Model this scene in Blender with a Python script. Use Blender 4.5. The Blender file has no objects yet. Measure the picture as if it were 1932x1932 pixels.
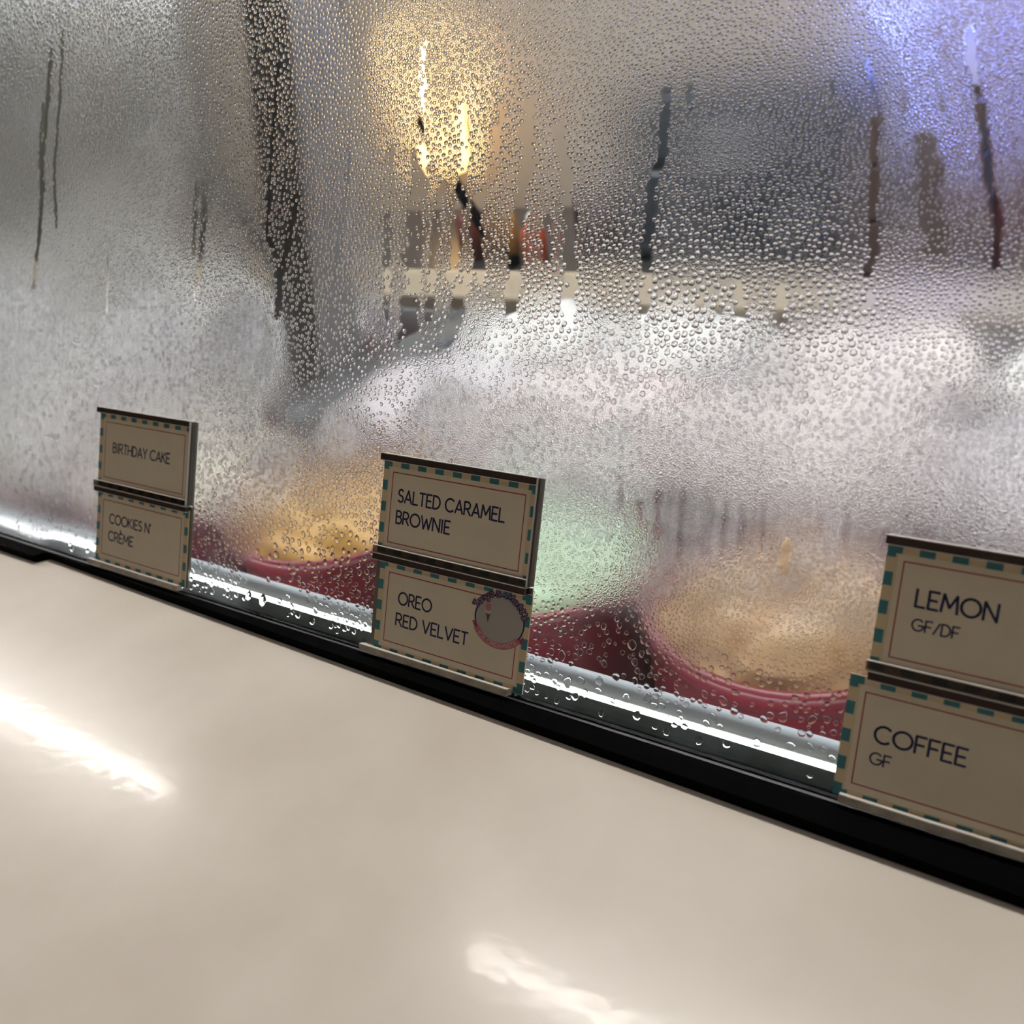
import bpy, bmesh, math, random
import numpy as np
from mathutils import Matrix, Vector

random.seed(7)
RNG = np.random.default_rng(7)
scene = bpy.context.scene
COL = scene.collection

# ------------------------------------------------------------------ camera
TILT = math.radians(25.0)              # the glass and the signs lean back by this
cam_data = bpy.data.cameras.new('camera')
cam = bpy.data.objects.new('camera', cam_data)
COL.objects.link(cam)
RIGHT = Vector((0.83541, 0.53311, -0.13366))
DOWN = Vector((0.15768, -0.46541, -0.87092))
FWD = Vector((-0.52652, 0.70650, -0.47290))
m = Matrix((RIGHT, -DOWN, -FWD)).transposed().to_4x4()
m.translation = Vector((0.5728, -0.2727, 0.2881))
cam.matrix_world = m
cam_data.sensor_width = 36.0
cam_data.lens = 1700.0 / 1932.0 * 36.0
cam_data.clip_start = 0.01
cam_data.dof.use_dof = True
cam_data.dof.focus_distance = 0.46
cam_data.dof.aperture_fstop = 9.0
scene.camera = cam

# ------------------------------------------------------------------ world, exposure
world = bpy.data.worlds.new('world')
scene.world = world
world.use_nodes = True
world.node_tree.nodes['Background'].inputs[0].default_value = (0.9, 0.95, 1.0, 1)
world.node_tree.nodes['Background'].inputs[1].default_value = 0.15
vs = scene.view_settings
vs.view_transform = 'Standard'
vs.look = 'None'
vs.gamma = 1.0
vs.use_curve_mapping = False
vs.exposure = 0.0
cy = scene.cycles
cy.max_bounces = 9
cy.transmission_bounces = 8
cy.transparent_max_bounces = 12
cy.diffuse_bounces = 2
cy.glossy_bounces = 3
cy.sample_clamp_indirect = 6.0
cy.use_denoising = True
cy.use_light_tree = False
cy.use_adaptive_sampling = True
cy.adaptive_threshold = 0.04
cy.adaptive_min_samples = 24
cy.blur_glossy = 0.3


# ------------------------------------------------------------------ materials
def lin(r, g, b):
    f = lambda c: (c / 255 / 12.92) if c / 255 <= 0.04045 else ((c / 255 + 0.055) / 1.055) ** 2.4
    return (f(r), f(g), f(b), 1.0)


MATS = {}


def mat(name, color, rough=0.5, metal=0.0, noise=0.0, nscale=40.0, bump=0.0, spec=0.5, trans=0.0, coat=0.0, sss=0.0):
    """principled material with a little procedural variation of colour and relief"""
    if name in MATS:
        return MATS[name]
    mt = bpy.data.materials.new(name)
    mt.use_nodes = True
    nt = mt.node_tree
    b = nt.nodes['Principled BSDF']
    b.inputs['Base Color'].default_value = color
    b.inputs['Roughness'].default_value = rough
    b.inputs['Metallic'].default_value = metal
    b.inputs['Specular IOR Level'].default_value = spec
    b.inputs['Transmission Weight'].default_value = trans
    b.inputs['Coat Weight'].default_value = coat
    if sss:
        b.inputs['Subsurface Weight'].default_value = sss
        b.inputs['Subsurface Radius'].default_value = (0.01, 0.008, 0.006)
    if noise or bump:
        tc = nt.nodes.new('ShaderNodeTexCoord')
        n = nt.nodes.new('ShaderNodeTexNoise')
        n.inputs['Scale'].default_value = nscale
        n.inputs['Detail'].default_value = 5
        nt.links.new(tc.outputs['Object'], n.inputs['Vector'])
        if noise:
            r = nt.nodes.new('ShaderNodeValToRGB')
            c = color
            r.color_ramp.elements[0].position = 0.3
            r.color_ramp.elements[1].position = 0.7
            r.color_ramp.elements[0].color = (c[0] * (1 - noise), c[1] * (1 - noise), c[2] * (1 - noise), 1)
            r.color_ramp.elements[1].color = (min(1, c[0] * (1 + noise)), min(1, c[1] * (1 + noise)), min(1, c[2] * (1 + noise)), 1)
            nt.links.new(n.outputs['Fac'], r.inputs['Fac'])
            nt.links.new(r.outputs['Color'], b.inputs['Base Color'])
        if bump:
            bp = nt.nodes.new('ShaderNodeBump')
            bp.inputs['Strength'].default_value = bump
            bp.inputs['Distance'].default_value = 0.002
            nt.links.new(n.outputs['Fac'], bp.inputs['Height'])
            nt.links.new(bp.outputs['Normal'], b.inputs['Normal'])
    MATS[name] = mt
    return mt


def glow(name, color, strength):
    mt = bpy.data.materials.new(name)
    mt.use_nodes = True
    nt = mt.node_tree
    b = nt.nodes['Principled BSDF']
    b.inputs['Base Color'].default_value = (0.8, 0.8, 0.8, 1)
    b.inputs['Emission Color'].default_value = color
    b.inputs['Emission Strength'].default_value = strength
    return mt


# ------------------------------------------------------------------ mesh helpers
class MB:
    """collects shapes into one mesh"""

    def __init__(self):
        self.v, self.f, self.sm = [], [], []

    def add(self, verts, faces, smooth=False):
        o = len(self.v)
        self.v += [tuple(p) for p in verts]
        self.f += [tuple(i + o for i in fc) for fc in faces]
        self.sm += [smooth] * len(faces)
        return self

    def box(self, x0, x1, y0, y1, z0, z1):
        v = [(x, y, z) for z in (z0, z1) for y in (y0, y1) for x in (x0, x1)]
        return self.add(v, [(0, 2, 3, 1), (4, 5, 7, 6), (0, 1, 5, 4), (2, 6, 7, 3), (0, 4, 6, 2), (1, 3, 7, 5)])

    def prism(self, poly, z0, z1):
        n = len(poly)
        v = [(p[0], p[1], z0) for p in poly] + [(p[0], p[1], z1) for p in poly]
        f = [tuple(range(n))[::-1], tuple(range(n, 2 * n))] + [(i, (i + 1) % n, n + (i + 1) % n, n + i) for i in range(n)]
        return self.add(v, f)

    def extrude_x(self, prof, x0, x1, smooth=False):
        """prof: closed list of (y, z)"""
        n = len(prof)
        v = [(x0, p[0], p[1]) for p in prof] + [(x1, p[0], p[1]) for p in prof]
        self.add(v, [(i, n + i, n + (i + 1) % n, (i + 1) % n) for i in range(n)], smooth)
        self.add([(x0, p[0], p[1]) for p in prof], [tuple(range(n))])
        return self.add([(x1, p[0], p[1]) for p in prof], [tuple(range(n))[::-1]])

    def lathe(self, prof, cx=0, cy=0, seg=40, smooth=True):
        """prof: list of (radius, z), open"""
        n = len(prof)
        v = [(cx + r * math.cos(2 * math.pi * i / seg), cy + r * math.sin(2 * math.pi * i / seg), z) for i in range(seg) for r, z in prof]
        f = [(i * n + k, ((i + 1) % seg) * n + k, ((i + 1) % seg) * n + k + 1, i * n + k + 1) for i in range(seg) for k in range(n - 1)]
        return self.add(v, f, smooth)

    def tube(self, pts, r, seg=10, smooth=True):
        pts = [Vector(p) for p in pts]
        rings = []
        for i, p in enumerate(pts):
            d = (pts[min(i + 1, len(pts) - 1)] - pts[max(i - 1, 0)]).normalized()
            a = d.cross(Vector((0.3, 0.2, 0.93))).normalized()
            b = d.cross(a)
            rings.append([p + (a * math.cos(2 * math.pi * k / seg) + b * math.sin(2 * math.pi * k / seg)) * r for k in range(seg)])
        v = [q for rg in rings for q in rg]
        f = [(i * seg + k, i * seg + (k + 1) % seg, (i + 1) * seg + (k + 1) % seg, (i + 1) * seg + k) for i in range(len(pts) - 1) for k in range(seg)]
        f += [tuple(range(seg))[::-1], tuple((len(pts) - 1) * seg + k for k in range(seg))]
        return self.add(v, f, smooth)

    def ribbon(self, pts, w, z):
        """flat printed stroke of width w in the local xy plane"""
        for a, b in zip(pts[:-1], pts[1:]):
            dx, dy = b[0] - a[0], b[1] - a[1]
            L = math.hypot(dx, dy)
            if L < 1e-9:
                continue
            ux, uy = dx / L * w * 0.5, dy / L * w * 0.5
            px, py = -uy, ux
            e = 0.55
            self.add([(a[0] - ux * e + px, a[1] - uy * e + py, z), (a[0] - ux * e - px, a[1] - uy * e - py, z),
                      (b[0] + ux * e - px, b[1] + uy * e - py, z), (b[0] + ux * e + px, b[1] + uy * e + py, z)], [(0, 1, 2, 3)])
        return self

    def rect(self, x0, x1, y0, y1, z):
        return self.add([(x0, y0, z), (x1, y0, z), (x1, y1, z), (x0, y1, z)], [(0, 1, 2, 3)])

    def build(self, name, material, parent=None, bevel=0.0):
        me = bpy.data.meshes.new(name)
        me.from_pydata(self.v, [], self.f)
        me.polygons.foreach_set('use_smooth', self.sm)
        me.materials.append(material)
        me.update()
        o = bpy.data.objects.new(name, me)
        COL.objects.link(o)
        o.parent = parent
        if bevel:
            md = o.modifiers.new('bevel', 'BEVEL')
            md.width = bevel
            md.segments = 2
            md.limit_method = 'ANGLE'
        return o


def tag(o, label=None, cat=None, group=None, kind=None):
    if label:
        o['label'] = label
    if cat:
        o['category'] = cat
    if group:
        o['group'] = group
    if kind:
        o['kind'] = kind
    return o


def thing(name, label, cat, loc=(0, 0, 0), group=None, rot=(0, 0, 0)):
    o = bpy.data.objects.new(name, None)
    o.empty_display_size = 0.02
    COL.objects.link(o)
    o.location = loc
    o.rotation_euler = rot
    return tag(o, label, cat, group)


SIGN_ROT = (math.pi / 2 - TILT, 0, 0)   # local x along the glass, local y up the glass, local z towards the customer
U = Vector((0, math.sin(TILT), math.cos(TILT)))
NRM = Vector((0, -math.cos(TILT), math.sin(TILT)))

# ------------------------------------------------------------------ the room
m_wall = mat('painted_wall', (0.40, 0.35, 0.29, 1), 0.7, noise=0.06, nscale=3, bump=0.1)
m_ceil = mat('ceiling_paint', (0.55, 0.53, 0.50, 1), 0.8, noise=0.03, nscale=5)
m_floor = mat('floor_tile', (0.30, 0.27, 0.24, 1), 0.4, noise=0.1, nscale=8)
X0, X1, Y0, Y1, Z0, Z1 = -4.2, 3.6, -3.0, 1.85, -1.0, 1.62
tag(MB().box(X0, X1, Y0, Y1, Z0 - 0.05, Z0).build('floor', m_floor), kind='structure')
tag(MB().box(X0, X1, Y0, Y1, Z1, Z1 + 0.05).build('ceiling', m_ceil), kind='structure')
tag(MB().box(X0, X1, Y1, Y1 + 0.05, Z0, Z1).build('wall_back', m_wall), kind='structure')
tag(MB().box(X0, X1, Y0 - 0.05, Y0, Z0, Z1).build('wall_front', m_wall), kind='structure')
tag(MB().box(X0 - 0.05, X0, Y0, Y1, Z0, Z1).build('wall_left', m_wall), kind='structure')
tag(MB().box(X1, X1 + 0.05, Y0, Y1, Z0, Z1).build('wall_right', m_wall), kind='structure')

# ------------------------------------------------------------------ ceiling tube lamps above the cabinet
m_tube = glow('lamp_tube_glow', (1.0, 0.95, 0.89, 1), 190.0)
m_lampbody = mat('lamp_housing', (0.75, 0.75, 0.73, 1), 0.4)


def tube_lamp(x0, x1, y, label):
    t = thing('tube_lamp', label, 'lamp', ((x0 + x1) / 2, y, 1.40), 'tube lamps hung over the cabinet')
    h = (x1 - x0) / 2
    MB().tube([(-h, 0, 0), (h, 0, 0)], 0.0095, 14).build('lamp_tube', m_tube, t)
    MB().box(-h - 0.02, h + 0.02, -0.03, 0.03, 0.03, 0.06).build('housing', m_lampbody, t, 0.004)
    for s in (-1, 1):
        MB().box(s * h - 0.012, s * h + 0.012, -0.02, 0.02, -0.018, 0.031).build('tube_socket', m_lampbody, t)
        MB().tube([(s * h * 0.7, 0, 0.06), (s * h * 0.7, 0, 0.22)], 0.004, 8).build('hanger', m_lampbody, t)


tube_lamp(-2.70, -1.36, 0.615, 'white tube lamp mirrored as a streak at the left of the counter')
tube_lamp(-0.37, 0.95, 0.60, 'white tube lamp mirrored at the bottom of the counter')

# ------------------------------------------------------------------ counter
m_counter = bpy.data.materials.new('counter_laminate')
m_counter.use_nodes = True
nt = m_counter.node_tree
b = nt.nodes['Principled BSDF']
b.inputs['Specular IOR Level'].default_value = 0.30
b.inputs['Coat Weight'].default_value = 0.15
b.inputs['Coat Roughness'].default_value = 0.085
tc = nt.nodes.new('ShaderNodeTexCoord')
n1 = nt.nodes.new('ShaderNodeTexNoise'); n1.inputs['Scale'].default_value = 14; n1.inputs['Detail'].default_value = 6
n2 = nt.nodes.new('ShaderNodeTexNoise'); n2.inputs['Scale'].default_value = 160; n2.inputs['Detail'].default_value = 3
rp = nt.nodes.new('ShaderNodeValToRGB')
rp.color_ramp.elements[0].position = 0.3; rp.color_ramp.elements[0].color = (0.64, 0.575, 0.495, 1)
rp.color_ramp.elements[1].position = 0.7; rp.color_ramp.elements[1].color = (0.71, 0.655, 0.565, 1)
bp = nt.nodes.new('ShaderNodeBump'); bp.inputs['Strength'].default_value = 0.10; bp.inputs['Distance'].default_value = 0.0006
mr = nt.nodes.new('ShaderNodeMapRange'); mr.inputs['To Min'].default_value = 0.20; mr.inputs['To Max'].default_value = 0.30
for n in (n1, n2):
    nt.links.new(tc.outputs['Object'], n.inputs['Vector'])
nt.links.new(n1.outputs['Fac'], rp.inputs['Fac'])
nt.links.new(rp.outputs['Color'], b.inputs['Base Color'])
nt.links.new(n1.outputs['Fac'], mr.inputs['Value'])
nt.links.new(mr.outputs['Result'], b.inputs['Roughness'])
nt.links.new(n2.outputs['Fac'], bp.inputs['Height'])
nt.links.new(bp.outputs['Normal'], b.inputs['Normal'])
nt.links.new(bp.outputs['Normal'], b.inputs['Coat Normal'])
ZC = -0.010
ctr = thing('service_counter', 'cream laminate counter running along the front of the fogged glass', 'counter', (0, 0, ZC))
MB().box(-1.6, 1.6, -0.62, 0.004, -0.04, 0.0).build('counter_slab', m_counter, ctr, 0.003)
MB().box(-1.55, 1.55, -0.56, 0.003, -0.99, -0.041).build('counter_front', mat('counter_base', (0.35, 0.32, 0.3, 1), 0.5), ctr)

# ------------------------------------------------------------------ black glazing channel
m_black = mat('black_rubber', (0.0009, 0.0009, 0.001, 1), 0.8, spec=0.03)
m_gasket = mat('gasket_seal', (0.05, 0.05, 0.052, 1), 0.45)
chn = thing('glazing_channel', 'black channel along the foot of the fogged glass', 'channel', (0, 0, ZC))
edge = lambda x: -0.0034 - 0.0214 * x
poly = [(1.6, edge(1.0)), (1.6, -0.0012), (-1.6, -0.0012), (-1.6, -0.0096), (-0.0600, -0.0094), (-0.0536, edge(-0.0536) + 0.0002), (1.0, edge(1.0))]
MB().prism(poly[::-1], 0.0, 0.0062).build('channel_lip', m_black, chn)
MB().box(-1.6, 1.6, -0.0011, 0.0112, 0.0001, 0.0008).build('channel_bed', m_black, chn)
MB().box(-1.6, 1.6, 0.0020, 0.0034, 0.0009, 0.0034).build('seal_line', m_gasket, chn)

# ------------------------------------------------------------------ ice-cream cabinet behind the glass
m_alu = mat('brushed_aluminium', (0.72, 0.76, 0.78, 1), 0.38, 0.85, noise=0.05, nscale=60)
m_dark = mat('dark_steel', (0.035, 0.05, 0.055, 1), 0.3, 0.4, noise=0.3, nscale=90, bump=0.2)
m_liner = mat('frosted_liner', (0.78, 0.79, 0.80, 1), 0.6, noise=0.05, nscale=30, bump=0.4)
m_grey = mat('grey_anodised', (0.095, 0.102, 0.108, 1), 0.38, 0.3, noise=0.08, nscale=40)
m_post = mat('post_dark', (0.022, 0.019, 0.015, 1), 0.4, 0.2, noise=0.1, nscale=30)
m_post2 = mat('post_side_grey', (0.12, 0.115, 0.11, 1), 0.4, 0.2, noise=0.1, nscale=30)  # right face of the post, coloured lighter than its other faces
m_led = glow('light_strip_glow', (0.96, 0.98, 1.0, 1), 18.0)
m_beige = mat('beige_ledge', (0.34, 0.28, 0.20, 1), 0.4, noise=0.06, nscale=20)

cab = thing('ice_cream_cabinet', 'white lined ice cream cabinet holding the maroon tubs behind the fogged glass', 'cabinet', (0, 0, -0.9))
ZK = 0.9
prof = []
for k in range(20):
    a = 2 * math.pi * k / 20
    prof.append((0.0302 - 0.0052 * math.cos(a), ZK - 0.0060 + 0.0052 * math.sin(a)))
MB().extrude_x(prof, -1.5, 1.5, True).build('front_rail', mat('rail_grey_enamel', (0.70, 0.76, 0.79, 1), 0.3, noise=0.04, nscale=30), cab)
MB().box(-1.5, 1.5, 0.0262, 0.034, ZK - 0.0134, ZK - 0.0100).build('light_strip', m_led, cab)
MB().box(-1.5, 1.5, 0.0264, 0.0290, ZK - 0.24, ZK - 0.0135).build('front_panel', m_dark, cab)
MB().box(-1.5, 1.5, 0.0291, 0.62, ZK - 0.245, ZK - 0.225).build('tank_floor', m_liner, cab)
MB().box(-1.5, 1.5, 0.585, 0.62, ZK - 0.225, ZK - 0.012).build('back_liner', m_liner, cab)
MB().box(-1.5, 1.5, 0.588, 0.70, ZK - 0.0115, ZK + 0.008).build('rear_ledge', m_beige, cab, 0.004)
MB().box(-1.5, 1.5, 0.05, 0.60, ZK - 0.9, ZK - 0.26).build('cabinet_base', m_dark, cab)
for x in (-1.5, 1.46):
    MB().box(x, x + 0.04, 0.047, 0.585, ZK - 0.224, ZK - 0.012).build('end_liner', m_liner, cab)
# divider bar and upright
MB().box(-0.092, -0.030, 0.240, 0.585, ZK - 0.22, ZK - 0.004).build('divider_bar', m_grey, cab, 0.004)
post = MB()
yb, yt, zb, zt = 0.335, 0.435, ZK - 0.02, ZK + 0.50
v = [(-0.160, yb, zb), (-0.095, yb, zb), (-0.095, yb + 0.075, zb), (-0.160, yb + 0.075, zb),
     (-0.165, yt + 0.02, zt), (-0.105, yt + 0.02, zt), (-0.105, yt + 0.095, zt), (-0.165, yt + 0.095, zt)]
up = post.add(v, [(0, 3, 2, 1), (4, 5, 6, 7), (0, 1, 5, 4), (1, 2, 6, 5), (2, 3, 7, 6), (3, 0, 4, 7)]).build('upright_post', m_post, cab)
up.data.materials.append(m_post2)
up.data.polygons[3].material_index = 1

# added tube lamp, out of view, to brighten the fog and the ice cream
can = thing('added_fill_lamp', 'unseen white tube lamp added over the tubs to brighten the fog', 'lamp', (0.1, 0.605, 0.47))
MB().tube([(-1.1, 0, 0), (1.1, 0, 0)], 0.012, 14).build('lamp_tube', glow('fill_tube_glow', (0.93, 0.965, 1.0, 1), 52.0), can)
MB().extrude_x([(-0.05, 0.016), (0.05, 0.016), (0.05, 0.03), (-0.05, 0.03)], -1.12, 1.12).build('fill_lamp_cover', m_lampbody, can)

# ------------------------------------------------------------------ tubs and ice cream
m_tub = mat('maroon_tub_plastic', (0.155, 0.018, 0.027, 1), 0.35, noise=0.12, nscale=20, spec=0.5)
TR, TH, RIMZ = 0.0845, 0.200, -0.020


def tub_meshes():
    t = MB().lathe([(0.0, 0.0), (TR - 0.008, 0.0), (TR - 0.003, TH - 0.012), (TR - 0.003, TH), (TR - 0.006, TH), (TR - 0.0065, TH - 0.012), (TR - 0.012, 0.006), (0.0, 0.006)], seg=48)
    r = MB().lathe([(TR - 0.003, TH - 0.012), (TR, TH - 0.011), (TR + 0.0005, TH + 0.001), (TR - 0.002, TH + 0.003), (TR - 0.006, TH + 0.002), (TR - 0.0065, TH - 0.003)], seg=48)
    return t, r


tub_proto = None


def tub(x, y, label):
    global tub_proto
    e = thing('ice_cream_tub', label, 'tub', (x, y, RIMZ - TH), 'maroon tubs in the cabinet')
    if tub_proto is None:
        a, bb = tub_meshes()
        p = [a.build('tub_wall', m_tub, e), bb.build('tub_rim', m_tub, e)]
        tub_proto = p
    else:
        for s in tub_proto:
            c = s.copy()
            COL.objects.link(c)
            c.parent = e
    return e


def ice_cream(x, y, name, color, hgt, seed, label, lo=-0.012, tilt=0.0, color2=None, over=False):
    """a scooped, furrowed heap filling the tub"""
    rg = np.random.default_rng(seed)
    nr, na = 26, 72
    ph = rg.uniform(0, 6.28, 12)
    fr = rg.uniform(25, 95, (12, 2)) * rg.choice([-1, 1], (12, 2))
    R = TR + 0.0008 if over else TR - 0.0075
    pw = 5.0 if over else 2.6
    v, f = [], []
    for i in range(nr + 1):
        r = R * i / nr
        for k in range(na):
            a = 2 * math.pi * k / na
            px, py = r * math.cos(a), r * math.sin(a)
            q = r / R
            z = hgt * (1 - q ** pw) + tilt * px / R * (1 - q ** 4)
            nz = sum(math.sin(fr[j, 0] * px + fr[j, 1] * py + ph[j]) * (0.0035 if j < 4 else 0.0016) for j in range(12))
            fur = 0.004 * abs(math.sin((px * math.cos(ph[0]) + py * math.sin(ph[0])) * 110 + ph[1] + 14 * py))
            z += (nz + fur) * (1 - q ** 8) + lo
            v.append((px, py, z))
    for i in range(nr):
        for k in range(na):
            f.append((i * na + k, (i + 1) * na + k, (i + 1) * na + (k + 1) % na, i * na + (k + 1) % na))
    # side skirt down into the tub, closed
    o = len(v)
    for k in range(na):
        a = 2 * math.pi * k / na
        v.append(((TR - 0.0078 if over else R * 0.985) * math.cos(a), (TR - 0.0078 if over else R * 0.985) * math.sin(a), 0.0032 if over else -0.07))
    for k in range(na):
        f.append((nr * na + k, o + k, o + (k + 1) % na, nr * na + (k + 1) % na))
    f.append(tuple(o + k for k in range(na))[::-1])
    mb = MB().add(v, f, True)
    key = 'ice_cream_' + name
    if key not in MATS:
        mt = mat(key, color, 0.45, noise=0.10, nscale=45, bump=0.5)
        if color2:
            rr = [n for n in mt.node_tree.nodes if n.type == 'VALTORGB'][0]
            rr.color_ramp.elements[0].color = color2
            rr.color_ramp.elements[0].position = 0.36
            rr.color_ramp.elements[1].position = 0.52
    ob = mb.build('ice_cream', MATS[key])
    ob.location = (x, y, RIMZ)
    return tag(ob, label, 'ice cream', 'ice cream heaps in the tubs')


P = 0.1725
front = [(-0.245, 'vanilla', (0.80, 0.77, 0.70, 1), 0.05, 'white', None, 'left of the birthday cake sign'),
         (-0.0725, 'pale_lemon', (0.82, 0.77, 0.62, 1), 0.032, 'pale cream', None, 'just right of the leftmost sign'),
         (0.100, 'caramel', (0.50, 0.29, 0.075, 1), 0.022, 'golden caramel', (0.40, 0.22, 0.06, 1), 'left of the salted caramel sign'),
         (0.2725, 'mint', (0.46, 0.60, 0.40, 1), 0.022, 'pale mint green', (0.34, 0.58, 0.49, 1), 'behind the salted caramel sign'),
         (0.445, 'coffee', (0.40, 0.255, 0.125, 1), 0.024, 'light brown', (0.31, 0.17, 0.065, 1), 'between the middle and right signs'),
         (0.6175, 'butterscotch', (0.50, 0.36, 0.22, 1), 0.035, 'tan', None, 'behind the lemon sign')]
for i, (x, nm, c, h, cn, c2, where) in enumerate(front):
    tub(x, 0.15, 'maroon round tub of %s ice cream, front row, %s' % (cn, where))
    ice_cream(x, 0.15, nm, c, h, 10 + i, 'heap of %s ice cream in the front row, %s' % (cn, where), color2=c2,
              lo=-0.012 if nm != 'pale_lemon' else -0.006)
rows = [(0.3235, 'middle row', [(-0.60, 'snow', 'farthest left'), (-0.4275, 'snow', 'second from the left'), (-0.255, 'snow', 'left of the grey post'), (0.063, 'lilac', 'right of the grey post'),
                  (0.2355, 'berry', 'behind the mint heap'), (0.408, 'blush', 'behind the light brown heap'), (0.5805, 'lilac', 'farthest right')]),
        (0.496, 'back row', [(-0.6, 'snow', 'farthest left'), (-0.4275, 'snow', 'second from the left'), (-0.255, 'lilac', 'left of the grey post'), (0.063, 'snow', 'right of the divider bar'),
                  (0.2355, 'snow', 'third from the right'), (0.408, 'blush', 'second from the right'), (0.5805, 'snow', 'farthest right')])]
PAL = {'snow': ((0.84, 0.84, 0.82, 1), 'white'), 'lilac': ((0.74, 0.70, 0.75, 1), 'pale lilac'),
       'blush': ((0.82, 0.74, 0.72, 1), 'blush pink'), 'berry': ((0.83, 0.79, 0.77, 1), 'pink rippled white')}
for j, (y, rn, lst) in enumerate(rows):
    for i, (x, nm, where) in enumerate(lst):
        c, cn = PAL[nm]
        tub(x, y, 'maroon round tub of %s ice cream, %s, %s' % (cn, rn, where))
        ice_cream(x, y, nm, c, 0.026, 40 + 10 * j + i, 'heap of %s ice cream, %s, %s' % (cn, rn, where), lo=0.0045, over=True,
                  color2=(0.80, 0.42, 0.44, 1) if nm == 'berry' else None)

# ------------------------------------------------------------------ fogged glass
ANCHORS = [
    (-119,369,.9,.12,3.2,.8), (4,324,.9,.1,2.7,.75), (-113,279,.9,.07,2.6,.45), (36,272,.95,.07,2.1,.45), (-17,211,1.0,.1,2.3,.4),
    (103,222,.8,.06,2.2,.6), (127,337,.3,.02,2.5,.8), (135,304,.25,.02,2.5,.75), (147,270,.25,.02,2.4,.7), (159,240,.25,.02,2.2,.65),
    (173,209,.25,.02,2.4,.65), (201,264,.74,.08,2.2,.9), (240,287,.9,.06,2.2,.95), (269,305,.98,.06,2.3,.95), (286,253,.6,.03,2.4,.85),
    (316,221,.6,.03,2.3,.85), (271,202,.6,.04,2.5,.7), (252,180,.6,.06,2.6,.5), (225,221,.74,.1,2.3,.8), (362,292,.74,.1,1.8,1.0),
    (368,245,.74,.08,2.1,1.0), (415,276,.74,.08,1.7,1.0), (444,232,.74,.02,2.0,1.0), (469,282,.74,.08,1.4,.9), (504,279,.9,.12,1.1,.5),
    (506,231,.8,.08,1.2,.5), (520,249,.8,.12,1.1,.3), (459,210,.74,.03,2.2,1.0), (373,209,.74,.04,2.3,1.0), (516,203,.74,.1,1.5,.95),
    (415,187,.74,.15,3.1,1.0), (473,185,.74,.18,2.8,1.0), (532,182,.5,.2,1.7,.9), (351,184,.74,.12,2.7,.9), (379,163,.8,.42,2.9,.6),
    (454,162,.8,.45,2.7,.55), (517,159,.8,.45,2.2,.6), (302,171,.6,.22,2.4,.4), (186,186,.22,.02,2.5,.65), (195,165,.18,.02,2.5,.65),
    (203,148,.25,.04,2.5,.6), (229,148,.25,.02,2.4,.5), (255,158,.25,.02,2.3,.5), (286,168,.25,.02,2.5,.4), (313,176,.3,.03,2.3,.4),
    (210,138,.28,.03,2.1,.4), (186,125,.35,.05,2.2,.4), (159,114,.4,.08,2.3,.4), (138,156,1.0,.5,2.0,.3), (19,141,1.0,.55,2.4,.15),
    (-90,126,1.0,.5,2.7,.15), (-72,68,1.0,.5,3.8,.08), (49,115,1.0,.5,3.2,.1), (133,110,.8,.25,2.4,.35), (163,87,.8,.4,2.7,.5),
    (212,118,.9,.45,2.5,.15), (289,138,1.0,.5,2.2,.1), (340,124,1.0,.45,2.6,.2), (384,122,1.0,.45,2.4,.25), (447,130,1.0,.45,2.1,.25),
    (501,138,.9,.45,1.8,.35), (539,137,.8,.4,1.5,.6), (374,95,.8,.5,1.4,.8), (440,98,.8,.58,1.2,.8), (485,101,.8,.55,1.3,.9),
    (122,69,.78,.35,2.9,.6), (200,77,.78,.22,2.9,.9), (233,79,.78,.18,2.8,.9), (202,55,.15,.04,3.3,.4), (135,44,.78,.12,2.9,.6),
    (122,21,.25,.1,3.0,.5), (224,47,.05,.0,3.6,.25), (230,29,.1,.0,2.9,.6), (366,67,.78,.25,1.7,.5), (392,62,.78,.2,1.6,.6),
    (418,72,.78,.38,1.5,.95), (466,82,.78,.38,1.4,.95), (491,78,.78,.3,1.5,.95), (367,36,.15,.04,2.5,.45), (396,37,.08,.0,2.9,.3),
    (434,51,.4,.12,1.5,.7), (470,50,.22,.06,1.6,.4), (495,49,.08,.0,1.7,.7), (500,32,.03,.0,2.4,.5), (463,22,.0,.0,3.8,.14),
    (425,21,.05,.0,2.5,.25), (399,14,.0,.0,4.0,.12), (369,20,.05,.0,3.1,.3), (476,9,.0,.0,4.2,.05), (413,8,.0,.0,3.9,.07),
    (502,5,.0,.0,3.5,.04), (161,15,.03,.0,5.2,.12), (102,7,.1,.04,3.5,.4), (-82,7,.78,.2,3.9,.1), (228,10,.0,.0,2.9,.4),
    (-73,-16,.1,.02,4.5,.05), (209,-4,.0,.0,3.7,.1), (551,115,.8,.35,1.3,.7), (567,16,.1,.0,1.9,.2),]
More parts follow.
